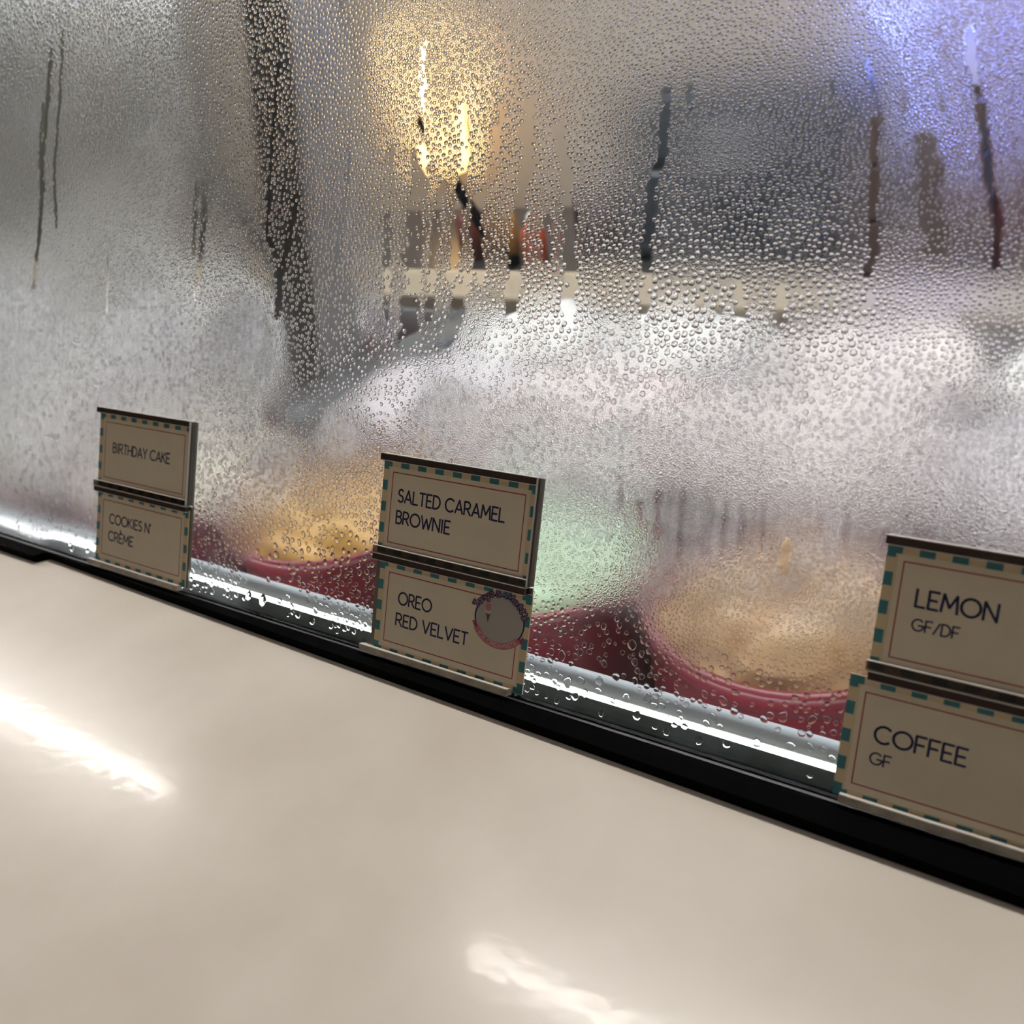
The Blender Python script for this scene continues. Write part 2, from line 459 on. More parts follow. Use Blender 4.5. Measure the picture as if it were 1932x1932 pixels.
STREAKS = [
    (4.7, 1, [(-87, 351), (-89, 322), (-93, 278), (-93, 233), (-99, 187)]),
    (3.1, .9, [(-73, 363), (-74, 321), (-78, 266), (-72, 229)]),
    (3.7, .8, [(-95, 315), (-97, 278), (-90, 256)]),
    (5.4, .6, [(87, 260), (88, 222), (84, 185)]),
    (3.8, .5, [(79, 254), (80, 212)]),
    (2.1, .7, [(-77, 192), (-79, 169)]),
    (1.9, .8, [(-9, 208), (-8, 172)]),
    (3.0, 1, [(145, 319), (145, 282), (145, 246), (146, 221), (155, 212)]),
    (5.3, .9, [(167, 245), (165, 227), (159, 200), (159, 176)]),
    (3.8, .8, [(205, 227), (203, 207), (201, 165)]),
    (3.1, .6, [(205, 306), (207, 264), (206, 230)]),
    (2.2, .6, [(188, 213), (187, 189)]),
    (4.9, .8, [(236, 268), (239, 221), (243, 179)]),
    (4.1, .8, [(252, 318), (256, 275)]),
    (6.6, .95, [(282, 284), (286, 263), (285, 234), (285, 203)]),
    (5.2, .95, [(306, 285), (304, 262), (304, 249), (295, 234)]),
    (7.9, 1, [(320, 284), (323, 259), (322, 234), (322, 208), (323, 185)]),
    (6.9, 1, [(339, 272), (346, 250), (351, 226), (356, 184)]),
    (11.5, .9, [(257, 264), (257, 235), (259, 202), (259, 169)]),
    (5.0, .95, [(273, 248), (271, 221), (272, 180)]),
    (7.1, 1, [(296, 239), (298, 216), (303, 203)]),
    (5.5, 1, [(338, 229), (340, 211)]),
    (8.6, .9, [(293, 203), (286, 170)]),
    (4.5, 1, [(392, 284), (394, 260), (391, 244), (392, 214), (394, 195), (394, 186)]),
    (2.8, .8, [(403, 285), (404, 275)]),
    (1.2, .8, [(472, 302), (477, 285), (482, 271), (485, 265)]),
    (3.4, 1, [(482, 265), (489, 215), (488, 206)]),
    (1.0, .8, [(463, 283), (465, 277)]),
    (1.7, .5, [(498, 289), (503, 277), (507, 267)]),
    (1.2, .5, [(486, 290), (493, 268)]),
    (3.0, 1, [(511, 295), (515, 278), (520, 265), (524, 247), (530, 230), (533, 211)]),
    (7.7, .5, [(502, 256), (507, 234), (512, 217)]),
    (5.5, 1, [(437, 200), (439, 188)]),
    (4.8, 1, [(455, 199), (456, 188)]),
    (2.8, 1, [(420, 195), (420, 191)]),
    (3.3, 1, [(429, 193), (430, 185)]),
    (4.1, 1, [(490, 198), (489, 194)]),
    (3.6, .3, [(393, 113), (395, 88)]),
    (3.6, .35, [(404, 102), (405, 85)]),
    (3.0, .35, [(412, 108), (414, 88)]),
    (3.4, .3, [(423, 110), (426, 84)]),
    (3.8, .3, [(437, 109), (438, 86)]),
    (2.8, .3, [(444, 108), (446, 83)]),
    (3.3, .3, [(451, 108), (453, 84)]),
    (2.7, .25, [(460, 113), (462, 88)]),
    (4.5, .9, [(472, 97), (472, 84)]),
    (3.5, .25, [(484, 114), (485, 95)]),
    (3.0, .3, [(494, 114), (496, 92)]),
    (2.9, .3, [(509, 108), (509, 95)]),
    (2.2, .3, [(479, 116), (480, 103)]),]
BIG_DROPS = [
    (408.6, 36.3, 2.3), (372.9, 22.3, 2.0), (366.9, 22.7, 1.7), (395.5, 24.0, 1.6), (402.6, 19.3, 1.9), (377.5, 10.0, 2.2), (384.6, 12.4, 2.2), (394.4, 14.8, 2.2),
    (415.3, 22.7, 1.6), (424.2, 27.5, 1.5), (419.5, 13.5, 2.1), (423.3, 15.3, 1.5), (433.2, 19.3, 1.5), (402.4, 7.5, 1.6), (452.7, 41.5, 1.7), (455.1, 36.3, 1.4),
    (463.6, 31.8, 1.6), (459.5, 27.5, 1.9), (468.5, 39.0, 1.6), (484.9, 31.7, 1.8), (484.7, 37.4, 1.3), (467.6, 23.8, 1.2), (475.4, 26.6, 1.4), (475.9, 21.3, 1.6),
    (460.2, 18.8, 1.9), (481.2, 22.4, 2.1), (493.2, 24.7, 2.0), (498.8, 26.3, 1.8), (486.3, 10.9, 1.8), (493.8, 12.8, 1.6), (499.7, 13.4, 1.5), (478.0, 36.8, 1.1),
    (489.6, 34.1, 1.3), (200.2, 13.3, 2.3), (208.1, 8.6, 2.2), (231.9, 13.8, 2.5), (238.9, 24.7, 2.5), (223.5, 34.0, 2.2), (212.6, 38.1, 1.8), (192.9, 40.8, 1.9),
    (147.2, 13.8, 1.6), (132.4, 14.3, 1.7), (110.0, 9.8, 1.7),]

m_glass = bpy.data.materials.new('clear_glass')
m_glass.use_nodes = True
nt = m_glass.node_tree
nt.nodes.remove(nt.nodes['Principled BSDF'])
g = nt.nodes.new('ShaderNodeBsdfGlass'); g.inputs['IOR'].default_value = 1.45; g.inputs['Roughness'].default_value = 0.0
g.inputs['Color'].default_value = (0.97, 0.99, 0.98, 1)
nt.links.new(g.outputs[0], nt.nodes['Material Output'].inputs[0])

m_fog = bpy.data.materials.new('fogged_glass')
m_fog.use_nodes = True
nt = m_fog.node_tree
nt.nodes.remove(nt.nodes['Principled BSDF'])
L = nt.links.new
out = nt.nodes['Material Output']
af = nt.nodes.new('ShaderNodeAttribute'); af.attribute_name = 'fog'
av = nt.nodes.new('ShaderNodeAttribute'); av.attribute_name = 'veil'
tc = nt.nodes.new('ShaderNodeTexCoord')
vo = nt.nodes.new('ShaderNodeTexVoronoi'); vo.inputs['Scale'].default_value = 1300
no = nt.nodes.new('ShaderNodeTexNoise'); no.inputs['Scale'].default_value = 120; no.inputs['Detail'].default_value = 4
L(tc.outputs['Object'], vo.inputs['Vector']); L(tc.outputs['Object'], no.inputs['Vector'])
rr = nt.nodes.new('ShaderNodeMath'); rr.operation = 'MULTIPLY'; rr.inputs[1].default_value = 0.262
L(af.outputs['Fac'], rr.inputs[0])
bs = nt.nodes.new('ShaderNodeMath'); bs.operation = 'MULTIPLY'; bs.inputs[1].default_value = 0.75
sq = nt.nodes.new('ShaderNodeMath'); sq.operation = 'POWER'; sq.inputs[1].default_value = 2.0
L(af.outputs['Fac'], sq.inputs[0]); L(sq.outputs[0], bs.inputs[0])
bp = nt.nodes.new('ShaderNodeBump'); bp.inputs['Distance'].default_value = 0.0006
L(bs.outputs[0], bp.inputs['Strength']); L(vo.outputs['Distance'], bp.inputs['Height'])
g = nt.nodes.new('ShaderNodeBsdfGlass'); g.inputs['IOR'].default_value = 1.45
L(rr.outputs[0], g.inputs['Roughness']); L(bp.outputs['Normal'], g.inputs['Normal'])
di = nt.nodes.new('ShaderNodeBsdfDiffuse'); di.inputs['Color'].default_value = (0.9, 0.9, 0.9, 1)
tr = nt.nodes.new('ShaderNodeBsdfTranslucent'); tr.inputs['Color'].default_value = (0.95, 0.95, 0.95, 1)
m1 = nt.nodes.new('ShaderNodeMixShader'); m1.inputs[0].default_value = 0.7
L(di.outputs[0], m1.inputs[1]); L(tr.outputs[0], m1.inputs[2])
vm = nt.nodes.new('ShaderNodeMath'); vm.operation = 'MULTIPLY'
nr_ = nt.nodes.new('ShaderNodeMapRange'); nr_.inputs['From Min'].default_value = 0.3; nr_.inputs['From Max'].default_value = 0.7
nr_.inputs['To Min'].default_value = 0.6; nr_.inputs['To Max'].default_value = 1.0
L(no.outputs['Fac'], nr_.inputs['Value'])
L(av.outputs['Fac'], vm.inputs[0]); L(nr_.outputs['Result'], vm.inputs[1])
m2 = nt.nodes.new('ShaderNodeMixShader')
L(vm.outputs[0], m2.inputs[0]); L(g.outputs[0], m2.inputs[1]); L(m1.outputs[0], m2.inputs[2])
L(m2.outputs[0], out.inputs[0])

anc = np.array(ANCHORS, float)
_dd = np.sqrt((anc[:, None, 0] - anc[None, :, 0]) ** 2 + (anc[:, None, 1] - anc[None, :, 1]) ** 2)
SIG = np.where(anc[:, 1] > 110, 17.0, 7.0)


def fields(x, v):
    """fog, veil, drop pitch (mm), drop cover at points of the pane, in mm"""
    d2 = (x[:, None] - anc[None, :, 0]) ** 2 + (v[:, None] - anc[None, :, 1]) ** 2
    w = 1.0 / (d2 + SIG[None, :] ** 2) ** 2.2
    w /= w.sum(1, keepdims=True)
    r = w @ anc[:, 2:6]
    return r[:, 0], r[:, 1], r[:, 2], r[:, 3]


def wob(x, s, ph):
    return np.sin(x / s + ph) * 0.6 + np.sin(x / s * 2.3 + 1.7 * ph) * 0.4


def streak_mask(x, v):
    msk = np.zeros_like(x)
    for k, (w, c, pts) in enumerate(STREAKS):
        for (ax, ay), (bx, by) in zip(pts[:-1], pts[1:]):
            dx, dy = bx - ax, by - ay
            sel = np.where((x > min(ax, bx) - 3 * w - 4) & (x < max(ax, bx) + 3 * w + 4) & (v > min(ay, by) - 3 * w - 4) & (v < max(ay, by) + 3 * w + 4))[0]
            if not len(sel):
                continue
            xs = x[sel] + wob(v[sel], 4.0, k) * w * 0.16
            vv = v[sel]
            t = np.clip(((xs - ax) * dx + (vv - ay) * dy) / (dx * dx + dy * dy + 1e-9), 0, 1)
            d = np.hypot(xs - ax - t * dx, vv - ay - t * dy)
            hw = w * 0.5 * (1 + 0.25 * wob(vv, 3.0, k + 2))
            s = np.clip((hw - d) / (0.5 + 0.22 * w) + 0.5, 0, 1) * c
            msk[sel] = np.maximum(msk[sel], s)
    return msk


gx = np.concatenate([np.linspace(-900, -255, 24)[:-1], np.arange(-255, 670.1, 1.25), np.linspace(670, 1200, 20)[1:]])
gv = np.concatenate([np.arange(-3.75, 415.1, 1.25), np.linspace(415, 470, 8)[1:]])
nx, nv = len(gx), len(gv)
GX, GV = np.meshgrid(gx, gv)
fx, fv = GX.ravel(), GV.ravel()
fog = np.empty(nx * nv); veil = np.empty(nx * nv)
for s in range(0, nx * nv, 40000):
    a, c, _, cv_ = fields(fx[s:s + 40000], fv[s:s + 40000])
    fog[s:s + 40000] = a * (1 - np.where(fv[s:s + 40000] > 150, 0.5, 0.25) * np.clip((cv_ - 0.35) / 0.5, 0, 1)); veil[s:s + 40000] = c
sm = streak_mask(fx, fv)
fog *= (1 - sm); veil *= (1 - 0.8 * sm)
# faint vertical run marks in the thick fog
run = np.sin(fx * 0.83 + 3.1 * np.sin(fx * 0.071) + 0.6 * np.sin(fv * 0.05 + fx * 0.02)) * np.sin(fx * 0.37 + 2.0 * np.sin(fx * 0.053) + 0.03 * fv)
veil *= 1.0 + 0.16 * run
fog = np.clip(fog, 0, 1); veil = np.clip(veil, 0, 0.9)

NF, NB = -0.006, -0.012
idx = np.arange(nx * nv).reshape(nv, nx)
gverts = np.stack([fx / 1000, fv / 1000, np.full(nx * nv, NB)], 1)
# seen from behind (towards -z local): orientation so that the normal points into the cabinet
quads = np.stack([idx[:-1, :-1], idx[1:, :-1], idx[1:, 1:], idx[:-1, 1:]], -1).reshape(-1, 4)
xa, xb, va, vb = gx[0] / 1000, gx[-1] / 1000, gv[0] / 1000, gv[-1] / 1000
ext = np.array([(xa, va, NF), (xb, va, NF), (xb, vb, NF), (xa, vb, NF), (xa, va, NB), (xb, va, NB), (xb, vb, NB), (xa, vb, NB)])
o8 = nx * nv
verts = np.concatenate([gverts, ext])
extra = np.array([(0, 1, 2, 3), (0, 4, 5, 1), (1, 5, 6, 2), (2, 6, 7, 3), (3, 7, 4, 0)]) + o8
allq = np.concatenate([quads, extra])
me = bpy.data.meshes.new('display_glass')
me.vertices.add(len(verts)); me.vertices.foreach_set('co', verts.ravel())
me.loops.add(allq.size); me.loops.foreach_set('vertex_index', allq.ravel().astype(np.int32))
me.polygons.add(len(allq))
me.polygons.foreach_set('loop_start', np.arange(0, allq.size, 4, dtype=np.int32))
me.materials.append(m_glass); me.materials.append(m_fog); me.materials.append(m_black)
mi = np.zeros(len(allq), np.int32); mi[:len(quads)] = 1; mi[len(quads) + 1] = 2     # foot of the pane in the channel, blackened to stop light from the strip
me.polygons.foreach_set('material_index', mi)
me.polygons.foreach_set('use_smooth', np.zeros(len(allq), bool))
for nm, arr in (('fog', fog), ('veil', veil)):
    at = me.attributes.new(nm, 'FLOAT', 'POINT')
    at.data.foreach_set('value', np.concatenate([arr, np.zeros(8)]).astype(np.float32))
me.update(); me.validate()
pane = bpy.data.objects.new('display_glass', me)
COL.objects.link(pane)
pane.rotation_euler = SIGN_ROT
tag(pane, 'sloping glass front of the cabinet, fogged and running with condensation', 'glass')

# drops: variable spacing dart throwing on the inner face
cellsz = 1.0
NC = 470000
cx = RNG.uniform(-250, 660, NC); cv = RNG.uniform(-1, 405, NC)
pitch = np.empty(NC); cover = np.empty(NC)
for s in range(0, NC, 40000):
    _, _, a, c = fields(cx[s:s + 40000], cv[s:s + 40000])
    pitch[s:s + 40000] = a; cover[s:s + 40000] = c
smk = streak_mask(cx, cv)
vis = cv < 412 - 0.134 * (cx + 156)
clump = 0.5 + 0.5 * np.sin(cx * 0.23 + 3 * np.sin(cv * 0.11)) * np.sin(cv * 0.19 + 2 * np.sin(cx * 0.17))
dens = NC / (910.0 * 406.0)
want = cover * (0.45 + 1.1 * clump) * 2.4 / (pitch ** 2) / dens
keep = (RNG.uniform(0, 1, NC) < np.clip(want * (1 + 9 * np.clip(cover - 0.55, 0, 1)), 0, 1)) & (RNG.uniform(0, 1, NC) > smk * 1.02) & vis
rad = pitch * 0.5 * RNG.uniform(0.62, 1.12, NC)
order = np.where(keep)[0]
order = order[np.argsort(-rad[order] * RNG.uniform(0.7, 1.0, len(order)))]
grid = {}
acc = []
for (x, v_, r) in BIG_DROPS:
    grid.setdefault((int(x // 2), int(v_ // 2)), []).append((x, v_, r))
    acc.append((x, v_, r))
xl, vl, rl = cx.tolist(), cv.tolist(), rad.tolist()
for i in order.tolist():
    x, v_, r = xl[i], vl[i], rl[i]
    ci, cj = int(x // 2), int(v_ // 2)
    ok = True
    R2 = int(math.ceil((r + 2.6) / 2))
    for a in range(ci - R2, ci + R2 + 1):
        for c in range(cj - R2, cj + R2 + 1):
            for (qx, qv, qr) in grid.get((a, c), ()):
                if (qx - x) ** 2 + (qv - v_) ** 2 < ((qr + r) * 0.97) ** 2:
                    ok = False
                    break
            if not ok:
                break
        if not ok:
            break
    if ok:
        grid.setdefault((ci, cj), []).append((x, v_, r))
        acc.append((x, v_, r))
acc = np.array(acc)
print('drops', len(acc))
ND = len(acc)
SEG = 8
ang = np.arange(SEG) / SEG * 2 * np.pi
rj = 1 + RNG.uniform(-0.16, 0.16, (ND, SEG))
el = 1 + np.clip(acc[:, 2] - 1.0, 0, 2) * RNG.uniform(-0.1, 0.35, ND)      # larger drops sag
rot = RNG.uniform(-0.5, 0.5, ND)
dirx = np.cos(ang)[None, :] * np.ones((ND, 1)); diry = np.sin(ang)[None, :] * el[:, None]
ca, sa = np.cos(rot)[:, None], np.sin(rot)[:, None]
ddx, ddy = dirx * ca - diry * sa, dirx * sa + diry * ca
R_ = acc[:, 2][:, None] * rj
hh = acc[:, 2] * RNG.uniform(0.24, 0.40, ND) * (1 + 0.4 * np.clip(acc[:, 2] - 0.9, 0, 0.8))
basez = NB * 1000 - 0.06
sagx = 0.0
def ring(fr, hz, dv):
    return np.stack([acc[:, 0][:, None] + ddx * R_ * fr, acc[:, 1][:, None] + ddy * R_ * fr - dv[:, None], np.repeat((basez - hz)[:, None], SEG, 1)], -1)
sag = acc[:, 2] * np.clip(acc[:, 2] - 0.8, 0, 1.5) * 0.12
r0 = ring(1.0, hh * 0.0, sag * 0)
r1 = ring(0.93, hh * 0.42, sag * 0.3)
r2 = ring(0.62, hh * 0.83, sag * 0.8)
apex = np.stack([acc[:, 0], acc[:, 1] - sag, basez - hh], -1)[:, None, :]
base = r0.copy()
V = np.concatenate([r0, r1, r2, apex, base], 1)          # ND x (4*SEG+1) x 3
nvd = 4 * SEG + 1
q, t3 = [], []
for k in range(SEG):
    k2 = (k + 1) % SEG
    q.append((k, SEG + k, SEG + k2, k2)); q.append((SEG + k, 2 * SEG + k, 2 * SEG + k2, SEG + k2))
    t3.append((2 * SEG + k, 3 * SEG, 2 * SEG + k2))
q = np.array(q); t3 = np.array(t3); bf = np.array([3 * SEG + 1 + k for k in range(SEG)])
off = (np.arange(ND) * nvd)[:, None]
loops = np.concatenate([(off[:, :, None] + q[None]).reshape(ND, -1), (off[:, :, None] + t3[None]).reshape(ND, -1), off + bf[None]], 1)
sizes = np.concatenate([np.full(len(q), 4), np.full(len(t3), 3), [SEG]])
starts1 = np.concatenate([[0], np.cumsum(sizes)[:-1]])
lpd = int(sizes.sum())
starts = (np.arange(ND)[:, None] * lpd + starts1[None]).ravel()
smooth = np.tile(np.concatenate([np.ones(len(q) + len(t3), bool), [False]]), ND)
me = bpy.data.meshes.new('condensation_drops')
me.vertices.add(ND * nvd); me.vertices.foreach_set('co', (V / 1000).reshape(-1).astype(np.float32))
me.loops.add(ND * lpd); me.loops.foreach_set('vertex_index', loops.ravel().astype(np.int32))
me.polygons.add(len(starts)); me.polygons.foreach_set('loop_start', starts.astype(np.int32))
me.polygons.foreach_set('use_smooth', smooth)
m_water = bpy.data.materials.new('water_drop')
m_water.use_nodes = True
nt = m_water.node_tree
nt.nodes.remove(nt.nodes['Principled BSDF'])
g = nt.nodes.new('ShaderNodeBsdfGlass'); g.inputs['IOR'].default_value = 1.33; g.inputs['Roughness'].default_value = 0.0
nt.links.new(g.outputs[0], nt.nodes['Material Output'].inputs[0])
me.materials.append(m_water)
me.update(); me.validate()
drops = bpy.data.objects.new('condensation_drops', me)
COL.objects.link(drops)
drops.parent = pane
tag(drops, kind='stuff')

# ------------------------------------------------------------------ lettering (single-line strokes)
def arc(cx, cy, rx, ry, a0, a1, n=12):
    return [(cx + rx * math.cos(math.radians(a0 + (a1 - a0) * i / n)), cy + ry * math.sin(math.radians(a0 + (a1 - a0) * i / n))) for i in range(n + 1)]


GLY = {
    'A': (.70, [[(0, 0), (.35, 1), (.70, 0)], [(.11, .30), (.59, .30)]]),
    'B': (.54, [[(0, 0), (0, 1), (.25, 1)] + arc(.25, .77, .23, .23, 90, -90) + [(0, .54)], [(0, .54), (.27, .54)] + arc(.27, .27, .27, .27, 90, -90) + [(0, 0)]]),
    'C': (.80, [arc(.46, .5, .46, .5, 48, 312, 20)]),
    'D': (.66, [[(0, 0), (0, 1), (.20, 1)] + arc(.20, .5, .46, .5, 90, -90, 14) + [(0, 0)]]),
    'E': (.50, [[(.50, 1), (0, 1), (0, 0), (.50, 0)], [(0, .5), (.42, .5)]]),
    'F': (.50, [[(.50, 1), (0, 1), (0, 0)], [(0, .5), (.42, .5)]]),
    'G': (.88, [arc(.46, .5, .46, .5, 45, 350, 22) + [(.90, .47), (.52, .47)]]),
    'H': (.62, [[(0, 0), (0, 1)], [(.62, 0), (.62, 1)], [(0, .5), (.62, .5)]]),
    'I': (.16, [[(.08, 0), (.08, 1)]]),
    'K': (.56, [[(0, 0), (0, 1)], [(.54, 1), (.02, .42)], [(.18, .58), (.56, 0)]]),
    'L': (.48, [[(0, 1), (0, 0), (.48, 0)]]),
    'M': (.82, [[(0, 0), (.08, 1), (.41, .28), (.74, 1), (.82, 0)]]),
    'N': (.66, [[(0, 0), (0, 1), (.66, 0), (.66, 1)]]),
    'O': (.96, [arc(.48, .5, .48, .5, 0, 360, 26)]),
    'R': (.58, [[(0, 0), (0, 1), (.26, 1)] + arc(.26, .73, .27, .27, 90, -90) + [(0, .46)], [(.26, .46), (.58, 0)]]),
    'S': (.50, [arc(.26, .755, .235, .245, 35, 270, 12) + arc(.25, .255, .25, .255, 90, -145, 12)]),
    'T': (.56, [[(0, 1), (.56, 1)], [(.28, 1), (.28, 0)]]),
    'V': (.68, [[(0, 1), (.34, 0), (.68, 1)]]),
    'W': (1.0, [[(0, 1), (.25, 0), (.5, .8), (.75, 0), (1.0, 1)]]),
    'Y': (.60, [[(0, 1), (.30, .48), (.60, 1)], [(.30, .48), (.30, 0)]]),
    '/': (.42, [[(0, 0), (.42, 1)]]),
    "'": (.06, [[(.05, 1), (0, .78)]]),
    ' ': (.22, []),
    # flowing lower case for the oval badge
    'a': (.52, [arc(.24, .30, .22, .28, 20, 360, 12), [(.48, .58), (.46, .12), (.56, 0)]]),
    'n': (.52, [[(0, 0), (.04, .58)], [(.04, .36)] + arc(.26, .36, .20, .20, 170, 0, 8) + [(.46, .1), (.54, 0)]]),
    'y': (.52, [[(0, .58), (.04, .2)] + arc(.22, .2, .18, .19, 180, 330, 8) + [(.46, .58)], [(.46, .58), (.40, -.3), (.2, -.42), (.08, -.28)]]),
    't': (.36, [[(.18, .95), (.14, .12), (.26, 0), (.38, .06)], [(0, .62), (.36, .62)]]),
    's': (.40, [arc(.22, .44, .16, .15, 40, 270, 8) + arc(.2, .15, .2, .15, 90, -140, 8)]),
    '&': (.66, [[(.62, .05), (.14, .72)] + arc(.27, .80, .16, .18, 200, -60, 8) + [(.1, .36)] + arc(.24, .2, .2, .2, 150, 330, 8) + [(.58, .5)]]),
}
GLY['È'] = (.50, GLY['E'][1] + [[(.12, 1.34), (.30, 1.14)]])
GAP = 0.17


def text_width(s):
    return sum(GLY[c][0] for c in s) + GAP * (len(s) - 1)


def write(mb, s, x, y, cap, width, sw, z):
    """straight line of capitals, starting at x, baseline y, stretched to the given width"""
    k = width / text_width(s)
    cx = 0.0
    for c in s:
        w, strokes = GLY[c]
        for st in strokes:
            mb.ribbon([(x + (cx + px) * k, y + py * cap) for px, py in st], sw, z)
        cx += w + GAP
    return mb


def write_arc(mb, s, cx, cy, rx, ry, a0, a1, h, sw, z, slant=0.2):
    """letters on an elliptical arc from angle a0 to a1 (degrees); bottom arcs run with a0 < a1"""
    tot = text_width(s)
    up = a1 < a0
    k = None
    pos = 0.0
    arclen = abs(math.radians(a1 - a0)) * (rx + ry) / 2
    k = arclen / tot
    for c in s:
        w, strokes = GLY[c]
        for st in strokes:
            pts = []
            for px, py in st:
                t = (pos + px + slant * py * h / k * 0.5) / tot
                a = math.radians(a0 + (a1 - a0) * t)
                r = py * h if up else -py * h
                pts.append((cx + (rx + r) * math.cos(a), cy + (ry + r) * math.sin(a)))
            mb.ribbon(pts, sw, z)
        pos += w + GAP
    return mb


# ------------------------------------------------------------------ label holders and flavour cards
MM = 0.001
m_paper = mat('card_paper', (0.80, 0.70, 0.53, 1), 0.55, noise=0.03, nscale=60)
m_band = mat('card_border_band', (0.74, 0.59, 0.36, 1), 0.55)
m_teal = mat('teal_ink', (0.045, 0.20, 0.225, 1), 0.5)
m_red = mat('red_ink', (0.40, 0.05, 0.04, 1), 0.5)
m_navy = mat('navy_ink', (0.010, 0.012, 0.075, 1), 0.45)
m_lip = mat('acrylic_refracted_dark', (0.040, 0.020, 0.014, 1), 0.18, spec=0.6)  # clear lips; the dark they refract is put into the colour
m_ledge = mat('cloudy_acrylic', (0.42, 0.37, 0.29, 1), 0.3, noise=0.25, nscale=150)
m_highlight = mat('acrylic_edge_highlight', (0.75, 0.70, 0.64, 1), 0.25)  # pale strips that paint the highlight along the acrylic edges
m_side = mat('grey_acrylic_side', (0.16, 0.15, 0.125, 1), 0.2, spec=0.6)

m_endp = mat('dark_acrylic_end', (0.10, 0.092, 0.08, 1), 0.25, spec=0.3)
m_clear = bpy.data.materials.new('clear_brown_acrylic')
m_clear.use_nodes = True
nt = m_clear.node_tree
nt.nodes.remove(nt.nodes['Principled BSDF'])
tb = nt.nodes.new('ShaderNodeBsdfTransparent'); tb.inputs['Color'].default_value = (0.42, 0.35, 0.30, 1)
gl = nt.nodes.new('ShaderNodeBsdfGlossy'); gl.inputs['Roughness'].default_value = 0.15
mx = nt.nodes.new('ShaderNodeMixShader'); mx.inputs[0].default_value = 0.07
nt.links.new(tb.outputs[0], mx.inputs[1]); nt.links.new(gl.outputs[0], mx.inputs[2])
nt.links.new(mx.outputs[0], nt.nodes['Material Output'].inputs[0])


def at(x, v, n=0.0):
    return Vector((x * MM, 0, 0)) + U * (v * MM) + NRM * (n * MM)


def holder(x, v, w, h, upper, label):
    t = thing('label_holder', label, 'sign holder', at(x, v), 'clear label holders along the glass', SIGN_ROT)
    B = lambda x0, x1, y0, y1, z0, z1: MB().box(x0 * MM, x1 * MM, y0 * MM, y1 * MM, z0 * MM, z1 * MM)
    B(0.4, w - 0.4, 0.5, h - 0.3, -5.0, -3.4).build('back_plate', m_side, t)
    lt = B(0, w - 2.0, h - 3.2, h, -3.3, 0.6).build('top_lip', m_lip, t)
    B(0, w - 2.0, h - 3.55, h - 3.2, -1.6, 0.65).build('lip_highlight', m_highlight, lt)
    B(0, w - 1.8, h, h + 0.28, -4.0, 0.3).build('lip_highlight', m_highlight, lt)
    if upper:
        lb = B(0, w - 2.0, 0.3, 4.0, -1.2, 0.8).build('bottom_lip', m_clear, t)
        B(0, w - 2.0, 4.0, 4.3, -1.0, 0.8).build('lip_highlight', m_highlight, lb)
        B(0, w - 2.2, -0.2, 0.3, -3.3, 0.8).build('lip_highlight', m_highlight, lb)
        B(w - 1.7, w - 0.4, 0.6, h, -3.8, -0.6).build('end_plate', m_endp, t, 0.0003)
        B(w - 2.0, w - 1.7, 0.6, h, -4.9, 0.7).build('end_highlight', m_highlight, t)
    else:
        lb = B(-3.4, w - 5.6, -2.4, 1.0, -3.4, 1.4).build('bottom_lip', m_ledge, t, 0.0003)
        B(-3.4, w - 5.6, 1.0, 1.35, -1.2, 1.4).build('lip_highlight', m_highlight, lb)
    return t


CW, CH = 97.2, 50.2


def card(x, v, lines, label, badge=False):
    """lines: list of (text, x, baseline, cap height, width) in mm on the card"""
    t = thing('flavour_card', label, 'flavour card', at(x, v, -2.2), 'flavour cards in the label holders', SIGN_ROT)
    MB().box(0, CW * MM, 0, CH * MM, -0.9 * MM, 0).build('card_sheet', m_band, t)
    MB().rect(4.4 * MM, (CW - 4.4) * MM, 3.3 * MM, (CH - 3.3) * MM, 0.02 * MM).build('card_face', m_paper, t)
    d = MB()
    z = 0.045 * MM
    for i in range(1, 8):
        xc = CW / 2 + (i - 4) * 11.4
        for y0, y1 in ((0, 2.7), (CH - 3.4, CH)):
            d.rect((xc - 2.8) * MM, (xc + 2.8) * MM, y0 * MM, y1 * MM, z)
    for i in range(1, 4):
        yc = CH / 2 + (i - 2) * 11.5
        for x0, x1 in ((0, 3.4), (CW - 3.4, CW)):
            d.rect(x0 * MM, x1 * MM, (yc - 2.7) * MM, (yc + 2.7) * MM, z)
    for sx in (0, 1):
        for sy in (0, 1):
            fx_ = (lambda a: a) if not sx else (lambda a: CW - a)
            fy_ = (lambda a: a) if not sy else (lambda a: CH - a)
            xs = sorted((fx_(0), fx_(5.6))); ys = sorted((fy_(0), fy_(3.4 if sy else 2.7)))
            d.rect(xs[0] * MM, xs[1] * MM, ys[0] * MM, ys[1] * MM, z)
            xs = sorted((fx_(0), fx_(3.4))); ys = sorted((fy_(3.4 if sy else 2.7), fy_(5.0)))
            d.rect(xs[0] * MM, xs[1] * MM, ys[0] * MM, ys[1] * MM, z)
    d.build('teal_border', m_teal, t)
    r = MB()
    rx0, rx1, ry0, ry1 = 6.7 * MM, (CW - 6.7) * MM, 6.3 * MM, (CH - 6.1) * MM
    r.ribbon([(rx0, ry0), (rx1, ry0), (rx1, ry1), (rx0, ry1), (rx0, ry0)], 0.55 * MM, z)
    r.build('red_outline', m_red, t)
    for s, tx, ty, cap, wd in lines:
        write(MB(), s, tx * MM, ty * MM, cap * MM, wd * MM, cap * 0.15 * MM, 0.055 * MM).build('lettering', m_navy, t)
    if badge:
        make_badge(t, 79.6, 33.6)
    return t


def ell(cx, cy, rx, ry, z, n=48):
    return [(cx + rx * math.cos(2 * math.pi * i / n), cy + ry * math.sin(2 * math.pi * i / n), z) for i in range(n)]


